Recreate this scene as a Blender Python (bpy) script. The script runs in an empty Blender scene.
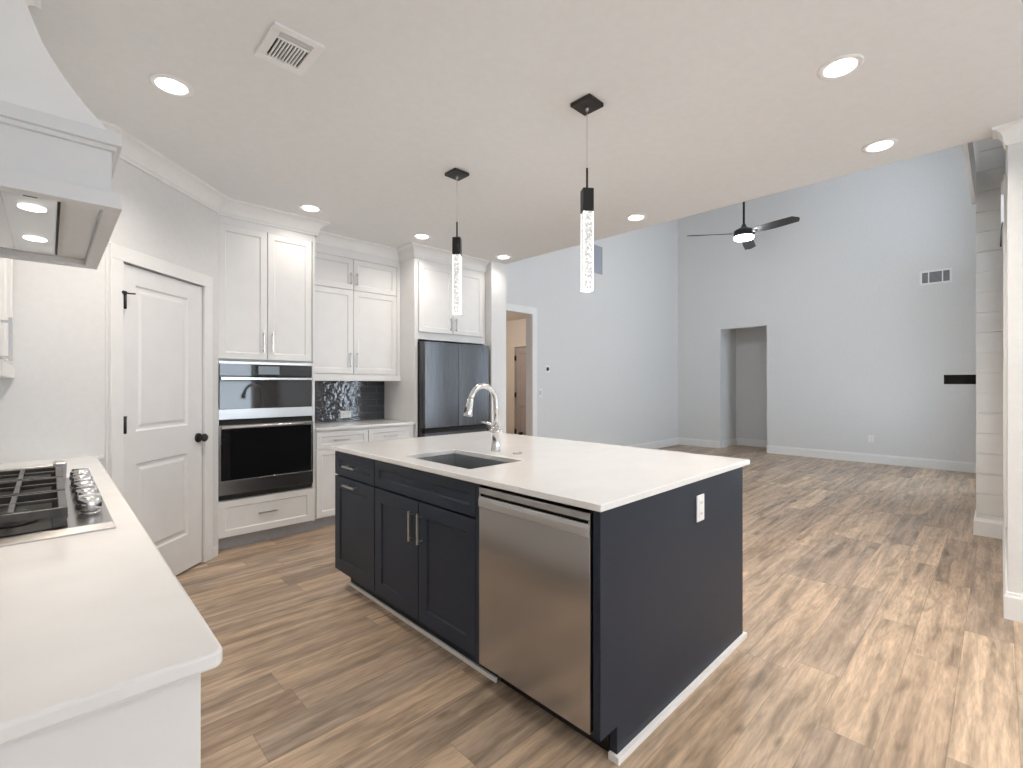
import bpy, bmesh, math, random
from mathutils import Vector, Matrix
PI = math.pi
S2 = math.sqrt(0.5)
sc = bpy.context.scene
C = sc.collection
random.seed(4)

# ------------------------------------------------------------------ camera, world, exposure
YAW = 0.775808
FPX = 475.54
cam_d = bpy.data.cameras.new('camera')
cam = bpy.data.objects.new('camera', cam_d); C.objects.link(cam)
cam.location = (0, 0, 1.31)
cam.rotation_euler = (PI/2, 0, -YAW)
cam_d.sensor_fit = 'HORIZONTAL'; cam_d.sensor_width = 36
cam_d.lens = FPX/1023*36
cam_d.shift_x = (511.5-515.33)/1023
cam_d.shift_y = (383.63-384)/1023
cam_d.clip_start = 0.02
sc.camera = cam

world = bpy.data.worlds.new('world'); sc.world = world; world.use_nodes = True
bg = world.node_tree.nodes['Background']
bg.inputs['Color'].default_value = (0.76, 0.875, 1.0, 1)
bg.inputs['Strength'].default_value = 8.0
sc.view_settings.view_transform = 'Standard'
sc.view_settings.look = 'None'
sc.view_settings.gamma = 1
sc.view_settings.use_curve_mapping = False
sc.view_settings.exposure = 0.32
sc.cycles.use_denoising = True
sc.cycles.max_bounces = 10
sc.cycles.diffuse_bounces = 6
sc.cycles.glossy_bounces = 5
sc.cycles.transmission_bounces = 4
sc.cycles.sample_clamp_indirect = 6
sc.cycles.caustics_reflective = False
sc.cycles.caustics_refractive = False

DOWN_W = 10.5      # watts of a recessed lamp
WARM = (1.0, 0.92, 0.83)

def portal(loc, rot, w, h):          # tells Cycles where the sky comes in through a window
    d = bpy.data.lights.new('window_portal', 'AREA'); d.shape = 'RECTANGLE'; d.size = w; d.size_y = h
    d.cycles.is_portal = True
    o = bpy.data.objects.new('window_portal', d); C.objects.link(o); o.location = loc; o.rotation_euler = rot
    return o

# ------------------------------------------------------------------ materials
def mat(name, col, rough=0.5, metal=0.0, spec=0.5, coat=0.0):
    m = bpy.data.materials.new(name); m.use_nodes = True
    b = m.node_tree.nodes['Principled BSDF']
    b.inputs['Base Color'].default_value = (*col, 1)
    b.inputs['Roughness'].default_value = rough
    b.inputs['Metallic'].default_value = metal
    b.inputs['Specular IOR Level'].default_value = spec
    b.inputs['Coat Weight'].default_value = coat
    return m
def nt(m): return m.node_tree.nodes, m.node_tree.links, m.node_tree.nodes['Principled BSDF']
def noise_var(m, col2, scale=8, amount=1.0, bump=0.0, stretch=(1,1,1), detail=3, bdist=0.002):
    N, L, b = nt(m)
    g = N.new('ShaderNodeNewGeometry'); mp = N.new('ShaderNodeMapping'); mp.inputs['Scale'].default_value = stretch
    n = N.new('ShaderNodeTexNoise'); n.inputs['Scale'].default_value = scale; n.inputs['Detail'].default_value = detail
    L.new(g.outputs['Position'], mp.inputs['Vector']); L.new(mp.outputs[0], n.inputs['Vector'])
    r = N.new('ShaderNodeMapRange'); r.inputs[1].default_value = .35; r.inputs[2].default_value = .65
    r.inputs[4].default_value = amount
    L.new(n.outputs['Fac'], r.inputs[0])
    mx = N.new('ShaderNodeMix'); mx.data_type = 'RGBA'
    mx.inputs[6].default_value = b.inputs['Base Color'].default_value[:]
    mx.inputs[7].default_value = (*col2, 1)
    L.new(r.outputs[0], mx.inputs[0]); L.new(mx.outputs[2], b.inputs['Base Color'])
    if bump:
        bp = N.new('ShaderNodeBump'); bp.inputs['Strength'].default_value = bump; bp.inputs['Distance'].default_value = bdist
        L.new(n.outputs['Fac'], bp.inputs['Height']); L.new(bp.outputs[0], b.inputs['Normal'])
    return m

M = {}
M['wall'] = noise_var(mat('painted_wall', (.74,.74,.735), .85), (.72,.72,.715), 30, 1, .05)
M['ceiling'] = noise_var(mat('ceiling_paint', (.80,.81,.815), .9), (.78,.79,.795), 25, 1, .05)
M['trim'] = noise_var(mat('trim_paint', (.84,.84,.83), .4), (.82,.82,.81), 12, 1)
M['white'] = noise_var(mat('white_cabinet_lacquer', (.79,.79,.785), .38), (.77,.77,.765), 9, 1)
M['doorpaint'] = noise_var(mat('door_paint', (.80,.80,.80), .4), (.78,.78,.78), 9, 1)
M['navy'] = noise_var(mat('navy_cabinet_lacquer', (.014,.022,.038), .42, spec=.32), (.017,.026,.044), 7, 1, stretch=(2,2,20))
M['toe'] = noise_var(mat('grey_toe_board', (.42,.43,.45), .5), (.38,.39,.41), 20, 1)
M['quartz'] = noise_var(mat('white_quartz', (.82,.815,.805), .14, spec=.5), (.785,.78,.77), 5, 1, stretch=(1,1.6,1), detail=8)
M['black'] = mat('black_metal', (.012,.012,.013), .4)
M['blackglass'] = noise_var(mat('black_oven_glass', (.006,.006,.007), .04, spec=.8), (.008,.008,.009), 4, 1)
M['dark'] = mat('dark_gap', (.01,.01,.01), .7)
M['iron'] = noise_var(mat('cast_iron', (.022,.021,.022), .30, .0), (.040,.036,.034), 40, 1, .3)
M['chrome'] = noise_var(mat('polished_chrome', (.72,.72,.72), .17, 1), (.68,.68,.68), 5, 1)
M['nickel'] = noise_var(mat('brushed_nickel', (.60,.59,.57), .28, 1), (.55,.54,.52), 30, 1)
M['paleplastic'] = noise_var(mat('white_plastic', (.85,.85,.85), .35), (.83,.83,.83), 20, 1)
M['fandark'] = noise_var(mat('fan_black', (.016,.016,.018), .42), (.022,.022,.024), 12, 1)
M['fridgeside'] = noise_var(mat('fridge_side', (.02,.021,.023), .45), (.03,.03,.032), 12, 1)
M['mantel'] = noise_var(mat('black_stained_wood', (.008,.008,.009), .6, spec=.15), (.014,.013,.013), 10, 1, stretch=(1,6,6))
M['haldoor'] = noise_var(mat('hall_door_paint', (.42,.37,.36), .5), (.40,.35,.34), 10, 1)
M['steel_in'] = noise_var(mat('sink_steel', (.46,.47,.48), .33, 1), (.40,.41,.42), 60, 1, stretch=(1,10,1))
M['grille'] = mat('vent_shadow', (.03,.03,.03), .8)
M['slat'] = mat('blind_slat', (.85,.85,.84), .5)

def steel(name, col, rough, vert=True):
    m = mat(name, col, rough, 1.0); N, L, b = nt(m)
    g = N.new('ShaderNodeNewGeometry'); mp = N.new('ShaderNodeMapping')
    mp.inputs['Scale'].default_value = (3,3,400) if not vert else (400,400,3)
    n = N.new('ShaderNodeTexNoise'); n.inputs['Scale'].default_value = 1; n.inputs['Detail'].default_value = 2
    L.new(g.outputs['Position'], mp.inputs['Vector']); L.new(mp.outputs[0], n.inputs['Vector'])
    r = N.new('ShaderNodeMapRange'); r.inputs[3].default_value = rough*.92; r.inputs[4].default_value = rough*1.08
    L.new(n.outputs['Fac'], r.inputs[0]); L.new(r.outputs[0], b.inputs['Roughness'])
    n2 = N.new('ShaderNodeTexNoise'); n2.inputs['Scale'].default_value = 2.2; n2.inputs['Detail'].default_value = 1
    L.new(g.outputs['Position'], n2.inputs['Vector'])
    bp = N.new('ShaderNodeBump'); bp.inputs['Strength'].default_value = .12; bp.inputs['Distance'].default_value = .02
    L.new(n2.outputs['Fac'], bp.inputs['Height']); L.new(bp.outputs[0], b.inputs['Normal'])
    b.inputs['Anisotropic'].default_value = .5
    return m
M['steel'] = steel('brushed_stainless', (.45,.445,.445), .22)
M['steelfr'] = steel('fridge_stainless', (.115,.115,.120), .27)
M['steellt'] = noise_var(mat('satin_steel', (.60,.60,.60), .30, 1), (.57,.57,.57), 3, 1)

def emit(name, col, s):
    m = bpy.data.materials.new(name); m.use_nodes = True; N, L, b = nt(m)
    b.inputs['Base Color'].default_value = (.9,.9,.9,1)
    b.inputs['Emission Color'].default_value = (*col,1); b.inputs['Emission Strength'].default_value = s
    return m
M['lamp'] = emit('lamp_lens', (1,.96,.90), 3.5)
M['fanlamp'] = emit('fan_lamp_lens', (1,1,1), 5)
M['hoodlamp'] = emit('hood_lamp_lens', (1,.96,.88), 3)
M['screen'] = emit('oven_display', (.30,.36,.40), .45); M['screen'].node_tree.nodes['Principled BSDF'].inputs['Base Color'].default_value = (.03,.03,.03,1)
M['screen'].node_tree.nodes['Principled BSDF'].inputs['Roughness'].default_value = .5

def crystal_mat():
    m = bpy.data.materials.new('bubble_crystal'); m.use_nodes = True; N, L, b = nt(m)
    b.inputs['Roughness'].default_value = .1
    b.inputs['Base Color'].default_value = (.35,.35,.35,1)
    tc = N.new('ShaderNodeTexCoord')
    v = N.new('ShaderNodeTexVoronoi'); v.inputs['Scale'].default_value = 85
    n = N.new('ShaderNodeTexNoise'); n.inputs['Scale'].default_value = 60
    L.new(tc.outputs['Object'], v.inputs['Vector']); L.new(tc.outputs['Object'], n.inputs['Vector'])
    r = N.new('ShaderNodeMapRange'); r.inputs[1].default_value = .1; r.inputs[2].default_value = .55
    r.inputs[3].default_value = .02; r.inputs[4].default_value = .48
    L.new(v.outputs['Distance'], r.inputs[0])
    mu = N.new('ShaderNodeMath'); mu.operation = 'ADD'; mu.use_clamp = False
    r2 = N.new('ShaderNodeMapRange'); r2.inputs[1].default_value = .3; r2.inputs[2].default_value = .7; r2.inputs[3].default_value = -.05; r2.inputs[4].default_value = .22
    L.new(n.outputs['Fac'], r2.inputs[0]); L.new(r.outputs[0], mu.inputs[0]); L.new(r2.outputs[0], mu.inputs[1])
    b.inputs['Emission Color'].default_value = (1,.99,.96,1)
    L.new(mu.outputs[0], b.inputs['Emission Strength'])
    return m
M['crystal'] = crystal_mat()
M['crystaledge'] = emit('crystal_glow_edge', (1,.99,.96), 1.0)

def glass_mat():
    m = bpy.data.materials.new('window_glass'); m.use_nodes = True; N, L, b = nt(m)
    t = N.new('ShaderNodeBsdfTransparent'); gl = N.new('ShaderNodeBsdfGlossy'); gl.inputs['Roughness'].default_value = .02
    mx = N.new('ShaderNodeMixShader'); mx.inputs[0].default_value = .05
    L.new(t.outputs[0], mx.inputs[1]); L.new(gl.outputs[0], mx.inputs[2])
    L.new(mx.outputs[0], N['Material Output'].inputs['Surface'])
    return m
M['glass'] = glass_mat()

def floor_mat():
    m = bpy.data.materials.new('vinyl_planks'); m.use_nodes = True; N, L, b = nt(m)
    W, LEN = .182, 1.22
    def math_(op, a, bb=None, c=None):
        n = N.new('ShaderNodeMath'); n.operation = op
        for i, v in enumerate((a, bb, c)):
            if v is None: continue
            if isinstance(v, (int, float)): n.inputs[i].default_value = v
            else: L.new(v, n.inputs[i])
        return n.outputs[0]
    g = N.new('ShaderNodeNewGeometry'); s = N.new('ShaderNodeSeparateXYZ'); L.new(g.outputs['Position'], s.inputs[0])
    x, y = s.outputs[0], s.outputs[1]
    yr = math_('DIVIDE', math_('ADD', y, .05), W); row = math_('FLOOR', yr); fy = math_('FRACT', yr)
    wn = N.new('ShaderNodeTexWhiteNoise'); wn.noise_dimensions = '1D'; L.new(row, wn.inputs['W'])
    xr = math_('ADD', math_('DIVIDE', x, LEN), math_('MULTIPLY', wn.outputs['Value'], 3.7))
    colm = math_('FLOOR', xr); fx = math_('FRACT', xr)
    cb = N.new('ShaderNodeCombineXYZ'); L.new(row, cb.inputs[0]); L.new(colm, cb.inputs[1])
    w2 = N.new('ShaderNodeTexWhiteNoise'); w2.noise_dimensions = '3D'; L.new(cb.outputs[0], w2.inputs['Vector'])
    ramp = N.new('ShaderNodeValToRGB'); e = ramp.color_ramp.elements
    cols = [(0,(.37,.272,.198)),(.2,(.53,.390,.272)),(.4,(.44,.335,.250)),(.6,(.58,.430,.300)),(.8,(.41,.315,.240)),(1,(.66,.495,.345))]
    e[0].position = 0; e[0].color = (*cols[0][1],1); e[1].position = 1; e[1].color = (*cols[-1][1],1)
    for p, c in cols[1:-1]:
        q = e.new(p); q.color = (*c,1)
    L.new(w2.outputs['Value'], ramp.inputs[0])
    # grain stretched along the plank, shifted per plank
    off = math_('MULTIPLY', w2.outputs['Value'], 37.0)
    def grain(sx, sy, scale, det, dist=0.0):
        c = N.new('ShaderNodeCombineXYZ')
        L.new(math_('ADD', math_('MULTIPLY', x, sx), off), c.inputs[0]); L.new(math_('MULTIPLY', y, sy), c.inputs[1]); L.new(off, c.inputs[2])
        n = N.new('ShaderNodeTexNoise'); n.inputs['Scale'].default_value = scale; n.inputs['Detail'].default_value = det
        n.inputs['Distortion'].default_value = dist
        L.new(c.outputs[0], n.inputs['Vector']); return n.outputs['Fac']
    g1 = grain(.9, 15, 1.5, 6, .5); g2 = grain(7, 60, 1.6, 5, .4); g3 = grain(1.8, 8, 1.6, 8, .5)
    def mr(v, a, bb, c, d):
        r = N.new('ShaderNodeMapRange'); r.inputs[1].default_value=a; r.inputs[2].default_value=bb; r.inputs[3].default_value=c; r.inputs[4].default_value=d
        L.new(v, r.inputs[0]); return r.outputs[0]
    k = math_('MULTIPLY', mr(g1, .33, .64, .66, 1.14), mr(g2, .28, .68, .78, 1.12))
    k = math_('MULTIPLY', k, mr(g3, .34, .50, .72, 1.03))
    # knots
    cv = N.new('ShaderNodeCombineXYZ')
    L.new(math_('ADD', math_('MULTIPLY', x, 2.2), off), cv.inputs[0]); L.new(math_('MULTIPLY', y, 5.5), cv.inputs[1]); L.new(off, cv.inputs[2])
    vo = N.new('ShaderNodeTexVoronoi'); vo.inputs['Scale'].default_value = 1.0; L.new(cv.outputs[0], vo.inputs['Vector'])
    k = math_('MULTIPLY', k, mr(vo.outputs['Distance'], .03, .11, .55, 1.0))
    # seams
    dy = math_('MINIMUM', fy, math_('SUBTRACT', 1.0, fy)); dx = math_('MINIMUM', fx, math_('SUBTRACT', 1.0, fx))
    seam = math_('MULTIPLY', mr(dy, .004, .012, .72, 1), mr(dx, .0006, .0018, .72, 1))
    k = math_('MULTIPLY', k, seam)
    hs = N.new('ShaderNodeVectorMath'); hs.operation = 'SCALE'; L.new(ramp.outputs[0], hs.inputs[0]); L.new(k, hs.inputs['Scale'])
    L.new(hs.outputs[0], b.inputs['Base Color'])
    b.inputs['Roughness'].default_value = .38; b.inputs['Specular IOR Level'].default_value = .4
    bp = N.new('ShaderNodeBump'); bp.inputs['Strength'].default_value = .25; bp.inputs['Distance'].default_value = .0015
    L.new(k, bp.inputs['Height']); L.new(bp.outputs[0], b.inputs['Normal'])
    return m
M['floor'] = floor_mat()

def tile_mat():
    m = mat('navy_glazed_tile', (.02,.026,.04), .07, spec=.9); N, L, b = nt(m)
    g = N.new('ShaderNodeNewGeometry'); s = N.new('ShaderNodeSeparateXYZ'); L.new(g.outputs['Position'], s.inputs[0])
    c = N.new('ShaderNodeCombineXYZ'); L.new(s.outputs[0], c.inputs[0]); L.new(s.outputs[2], c.inputs[1])
    br = N.new('ShaderNodeTexBrick'); br.inputs['Scale'].default_value = 1; br.inputs['Brick Width'].default_value = .20
    br.inputs['Row Height'].default_value = .071; br.inputs['Mortar Size'].default_value = .0022; br.inputs['Mortar Smooth'].default_value = .2
    br.inputs['Color1'].default_value = (.019,.024,.036,1); br.inputs['Color2'].default_value = (.012,.016,.026,1)
    br.inputs['Mortar'].default_value = (.09,.10,.12,1)
    L.new(c.outputs[0], br.inputs['Vector']); L.new(br.outputs['Color'], b.inputs['Base Color']); b.inputs['Roughness'].default_value = .05
    n = N.new('ShaderNodeTexNoise'); n.inputs['Scale'].default_value = 18; n.inputs['Detail'].default_value = 2
    L.new(g.outputs['Position'], n.inputs['Vector'])
    bp = N.new('ShaderNodeBump'); bp.inputs['Strength'].default_value = .8; bp.inputs['Distance'].default_value = .0065
    L.new(n.outputs['Fac'], bp.inputs['Height'])
    bp2 = N.new('ShaderNodeBump'); bp2.inputs['Strength'].default_value = .6; bp2.inputs['Distance'].default_value = .002; bp2.invert = True
    L.new(br.outputs['Fac'], bp2.inputs['Height']); L.new(bp.outputs[0], bp2.inputs['Normal']); L.new(bp2.outputs[0], b.inputs['Normal'])
    return m
M['tile'] = tile_mat()

# ------------------------------------------------------------------ helpers
def new(): return bmesh.new()
def bx(bm, x0, x1, y0, y1, z0, z1):
    v = [bm.verts.new(p) for p in ((x0,y0,z0),(x1,y0,z0),(x1,y1,z0),(x0,y1,z0),(x0,y0,z1),(x1,y0,z1),(x1,y1,z1),(x0,y1,z1))]
    for f in ((0,3,2,1),(4,5,6,7),(0,1,5,4),(1,2,6,5),(2,3,7,6),(3,0,4,7)): bm.faces.new([v[i] for i in f])
def prism(bm, pts, vec):                      # closed outline pushed along vec
    a = [bm.verts.new(p) for p in pts]; b = [bm.verts.new(Vector(p)+Vector(vec)) for p in pts]
    n = len(pts); bm.faces.new(a); bm.faces.new(b[::-1])
    for i in range(n): bm.faces.new((a[i], b[i], b[(i+1)%n], a[(i+1)%n]))
def tube(bm, pts, rad, seg=16, caps=True):
    pts = [Vector(p) for p in pts]; rads = rad if isinstance(rad, (list, tuple)) else [rad]*len(pts)
    rings = []; up = None
    for i, p in enumerate(pts):
        t = (pts[min(i+1,len(pts)-1)]-pts[max(i-1,0)]).normalized()
        if up is None:
            up = Vector((0,0,1)) if abs(t.z) < .9 else Vector((1,0,0))
        s = t.cross(up).normalized(); up = s.cross(t).normalized()
        rings.append([bm.verts.new(p+rads[i]*(math.cos(a)*s+math.sin(a)*up)) for a in [2*PI*k/seg for k in range(seg)]])
    for a, b in zip(rings, rings[1:]):
        for k in range(seg): 
            f = bm.faces.new((a[k], a[(k+1)%seg], b[(k+1)%seg], b[k])); f.smooth = True
    if caps: bm.faces.new(rings[0][::-1]); bm.faces.new(rings[-1])
def lathe(bm, prof, c, seg=32, axis='z'):      # prof: (r, h)
    rings = []
    for r, h in prof:
        ring = []
        for k in range(seg):
            a = 2*PI*k/seg; p = (r*math.cos(a), r*math.sin(a), h)
            if axis == 'x': p = (p[2], p[0], p[1])
            if axis == 'y': p = (p[0], p[2], p[1])
            ring.append(bm.verts.new((c[0]+p[0], c[1]+p[1], c[2]+p[2])))
        rings.append(ring)
    for a, b in zip(rings, rings[1:]):
        for k in range(seg):
            f = bm.faces.new((a[k], a[(k+1)%seg], b[(k+1)%seg], b[k])); f.smooth = True
    bm.faces.new(rings[0][::-1]); bm.faces.new(rings[-1])
ROOT = {}
def obj(name, bm, m, parent=None, bevel=0.0, local=False, label=None):
    bmesh.ops.recalc_face_normals(bm, faces=bm.faces)
    if parent is not None and not local:
        bm.transform(ROOT[parent.name].inverted())
    me = bpy.data.meshes.new(name); bm.to_mesh(me); bm.free()
    o = bpy.data.objects.new(name, me); C.objects.link(o); me.materials.append(m)
    if parent is not None:
        o.parent = parent; ROOT[o.name] = ROOT[parent.name]
    else: ROOT[o.name] = Matrix.Identity(4)
    if bevel:
        md = o.modifiers.new('bevel', 'BEVEL'); md.width = bevel; md.segments = 2; md.limit_method = 'ANGLE'; md.angle_limit = .6
    if label: o['label'] = label
    return o
def thing(name, label, cat, loc=(0,0,0), rz=0, group=None):
    o = bpy.data.objects.new(name, None); C.objects.link(o); o.location = loc; o.rotation_euler = (0,0,rz)
    o.empty_display_size = .1
    ROOT[o.name] = Matrix.Translation(loc) @ Matrix.Rotation(rz, 4, 'Z')
    o['label'] = label; o['category'] = cat
    if group: o['group'] = group
    return o
def tag(o, label, cat, group=None):
    o['label'] = label; o['category'] = cat
    if group: o['group'] = group
    return o
def struct(name, bm, m, parent=None, bevel=0, local=False):
    o = obj(name, bm, m, parent, bevel, local)
    if parent is None: o['kind'] = 'structure'
    return o
def sroot(name, loc=(0,0,0)):
    o = bpy.data.objects.new(name, None); C.objects.link(o); o.location = loc; ROOT[o.name] = Matrix.Translation(loc); o['kind'] = 'structure'
    return o
def dup(root, loc, label=None, rz=None):
    r = root.copy(); C.objects.link(r); r.location = loc
    if rz is not None: r.rotation_euler = (0,0,rz)
    if label: r['label'] = label
    for ch in list(root.children):
        c = ch.copy(); C.objects.link(c); c.parent = r
        for g in ch.children:
            d = g.copy(); C.objects.link(d); d.parent = c
    return r

class Fr:            # a vertical plane: u runs along it, v is height, n points out of it
    def __init__(s, o, u, n): s.o = Vector(o); s.u = Vector(u); s.n = Vector(n)
    def p(s, u, v, n=0): return s.o+s.u*u+Vector((0,0,v))+s.n*n
    def box(s, bm, u0, u1, v0, v1, n0, n1):
        q = [bm.verts.new(s.p(*t)) for t in ((u0,v0,n0),(u1,v0,n0),(u1,v0,n1),(u0,v0,n1),(u0,v1,n0),(u1,v1,n0),(u1,v1,n1),(u0,v1,n1))]
        for f in ((0,3,2,1),(4,5,6,7),(0,1,5,4),(1,2,6,5),(2,3,7,6),(3,0,4,7)): bm.faces.new([q[i] for i in f])
FY = lambda y: Fr((0,y,0), (1,0,0), (0,-1,0))      # faces the camera side (-Y), u = x
FXm = lambda x: Fr((x,0,0), (0,1,0), (-1,0,0))     # faces -X, u = y
FXp = lambda x: Fr((x,0,0), (0,1,0), (1,0,0))      # faces +X, u = y

def ring_frame(bm, fr, u0, u1, v0, v1, w, n0, n1, n2, wi=.006):
    """flat frame with a bevelled inner edge and a sunk panel, as one closed skin"""
    outer = [(u0,v0),(u1,v0),(u1,v1),(u0,v1)]
    inn = [(u0+w,v0+w),(u1-w,v0+w),(u1-w,v1-w),(u0+w,v1-w)]
    in2 = [(u0+w+wi,v0+w+wi),(u1-w-wi,v0+w+wi),(u1-w-wi,v1-w-wi),(u0+w+wi,v1-w-wi)]
    A = [bm.verts.new(fr.p(u,v,n0)) for u,v in outer]
    B = [bm.verts.new(fr.p(u,v,n1)) for u,v in outer]
    Cc = [bm.verts.new(fr.p(u,v,n1)) for u,v in inn]
    D = [bm.verts.new(fr.p(u,v,n2)) for u,v in in2]
    bm.faces.new(A)
    for P, Q in ((A,B),(B,Cc),(Cc,D)):
        for i in range(4): bm.faces.new((P[i],P[(i+1)%4],Q[(i+1)%4],Q[i]))
    bm.faces.new(D)
def shaker(name, fr, u0, u1, v0, v1, m, parent, w=.050, t=.020, n0=.001, rec=.0075):
    bm = new(); ring_frame(bm, fr, u0+.0008, u1-.0008, v0+.0010, v1-.0010, w, n0, n0+t, n0+t-rec, .007)
    return obj(name, bm, m, parent, .0012)
def pull(fr, u, v, ln, vertical, parent, n0=.0212, m=None, out=.03, r=.0055):
    bm = new(); h = ln/2
    if vertical:
        fr.box(bm, u-r, u+r, v-h, v+h, n0+out-.010, n0+out)
        for s in (-1,1): fr.box(bm, u-r*.8, u+r*.8, v+s*(h-.015)-.005, v+s*(h-.015)+.005, n0, n0+out-.010)
    else:
        fr.box(bm, u-h, u+h, v-r, v+r, n0+out-.010, n0+out)
        for s in (-1,1): fr.box(bm, u+s*(h-.015)-.005, u+s*(h-.015)+.005, v-r*.8, v+r*.8, n0, n0+out-.010)
    return obj('handle', bm, m or M['nickel'], parent, .001)

def sweep(bm, path, prof, left=True, closed=False):
    """mitred moulding: path = [(x,y)...] along the wall, prof = [(out, z)...]; out is to the right of travel unless left"""
    P = [Vector((p[0],p[1])) for p in path]; n = len(P); rings = []
    sg = 1 if left else -1
    for i in range(n):
        d0 = (P[i]-P[i-1]).normalized() if i > 0 else None
        d1 = (P[i+1]-P[i]).normalized() if i < n-1 else None
        if d0 is None: d0 = d1
        if d1 is None: d1 = d0
        n0 = Vector((-d0.y,d0.x))*sg; n1 = Vector((-d1.y,d1.x))*sg
        b = (n0+n1); b = b/ max(.2, b.dot(n0)) if b.length > 1e-6 else n0
        rings.append([bm.verts.new((P[i].x+b.x*o, P[i].y+b.y*o, z)) for o, z in prof])
    k = len(prof)
    for a, b in zip(rings, rings[1:]):
        for j in range(k): bm.faces.new((a[j], a[(j+1)%k], b[(j+1)%k], b[j]))
    bm.faces.new(rings[0]); bm.faces.new(rings[-1][::-1])
CEIL = 2.74
def crown_prof(top=CEIL, h=.125, o=.085):
    pr = [(0,top),(0,top-h),(.012,top-h),(.014,top-h+.018)]
    for k in range(7):
        a = k/6*PI/2
        pr.append((.018+(o-.028)*(1-math.cos(a)), top-h+.022+(h-.040)*math.sin(a)))
    return pr+[(o, top-.014),(o, top)]
BASEP = [(0,.0),(.016,.0),(.016,.125),(.011,.135),(.009,.15),(0,.15)]

# ------------------------------------------------------------------ envelope
XL, YB = -.46, -3.5                    # range wall, wall behind the camera
XE, YN = 3.90, 4.87                    # edge of the kitchen ceiling, cabinet / living room wall
XF, YR = 9.70, -.03                    # far wall, right wall of the living room
ZL = 5.4                               # living room ceiling
XP = 3.82
bm = new(); bx(bm, -.6, 11.0, -3.6, 7.8, -.1, 0); struct('floor', bm, M['floor'])
bm = new(); bx(bm, -.6, XE, YB-.1, YN+.1, CEIL, CEIL+.14); struct('ceiling', bm, M['ceiling'])
bm = new(); bx(bm, XE-.12, XF+.1, YR-.15, YN+.12, ZL, ZL+.1); struct('ceiling_living', bm, M['ceiling'])
bm = new(); bx(bm, XE-.12, XE, YR-.15, YN, CEIL+.14, ZL); struct('wall_upper', bm, M['wall'])
# left (range) wall with an unseen window, added for daylight, behind the camera
def wall_x(bm, x0, x1, y0, y1, z0, z1, holes):    # wall along Y with holes [(ya,yb,za,zb)]
    ys = sorted(holes); y = y0
    for a, b, c, d in ys:
        bx(bm, x0, x1, y, a, z0, z1)
        if c > z0: bx(bm, x0, x1, a, b, z0, c)
        bx(bm, x0, x1, a, b, d, z1); y = b
    bx(bm, x0, x1, y, y1, z0, z1)
def wall_y(bm, y0, y1, x0, x1, z0, z1, holes):
    xs = sorted(holes); x = x0
    for a, b, hs in xs:
        bx(bm, x, a, y0, y1, z0, z1); z = z0
        for c, d in hs:
            if c > z: bx(bm, a, b, y0, y1, z, c)
            z = d
        bx(bm, a, b, y0, y1, z, z1); x = b
    bx(bm, x, x1, y0, y1, z0, z1)
bm = new(); wall_x(bm, XL-.12, XL, YB, 3.62, 0, CEIL, [(-2.6,-1.5,.95,2.15)]); struct('wall_left', bm, M['wall'])
bm = new(); wall_y(bm, YB-.12, YB, XL-.12, XP+.12, 0, CEIL, [(.7,1.7,[(.9,2.1)]),(2.35,3.35,[(.45,2.3)])]); struct('wall_back', bm, M['wall'])
bm = new(); bx(bm, XP, XP+.12, YB, YR-.15, 0, CEIL); bx(bm, XP, XE, YR-.15, YR, 0, CEIL); struct('wall_right', bm, M['wall'])
bm = new(); wall_y(bm, YR-.15, YR, XE, XF+.1, 0, ZL, [(4.55,5.40,[(.45,2.60),(3.9,4.9)]),(7.60,8.60,[(.6,2.4),(3.4,4.9)])]); struct('wall_fireplace', bm, M['wall'])
# closet walls round the diagonal door
bm = new(); bx(bm, XL, .224, 3.50, 3.62, 0, CEIL); struct('wall_corner', bm, M['wall'])
FD = Fr((.224,3.504,0), (S2,S2,0), (S2,-S2,0))     # diagonal wall, u from its left corner
bm = new(); FD.box(bm, .004, .10, 0, CEIL, -.10, 0); FD.box(bm, .826, 1.0, 0, CEIL, -.10, 0); FD.box(bm, .10, .826, 2.025, CEIL, -.10, 0)
struct('wall_pantry', bm, M['wall'])
bm = new(); bx(bm, .90, 3.70, YN, YN+.12, 0, CEIL); bx(bm, 3.66, 3.78, YN, YN+.12, CEIL+.14, ZL)
wall_y(bm, YN, YN+.12, 3.70, XF+.1, 0, ZL, [(4.02,5.12,[(0,2.34)])]); struct('wall_north', bm, M['wall'])
bm = new(); bx(bm, 3.665, XE, 4.13, YN, 0, CEIL); struct('wall_stub', bm, M['wall'], bevel=.003)
bm = new(); wall_x(bm, XF, XF+.12, YR-.1, YN+.12, 0, ZL, [(3.09,3.965,0,2.41)]); struct('wall_far', bm, M['wall'])
# hall behind the far wall
bm = new(); bx(bm, XF+.12, 10.62, 3.965, 4.08, 0, 2.55); struct('wall_hall_left', bm, M['wall'])
bm = new(); bx(bm, 10.52, 10.62, 1.6, 3.965, 0, 2.55); bx(bm, XF+.12, 10.52, 1.5, 1.6, 0, 2.55); struct('wall_hall_end', bm, M['wall'])
bm = new(); bx(bm, XF+.12, 10.62, 1.5, 4.08, 2.55, 2.62); struct('ceiling_hall', bm, M['ceiling'])
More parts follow.
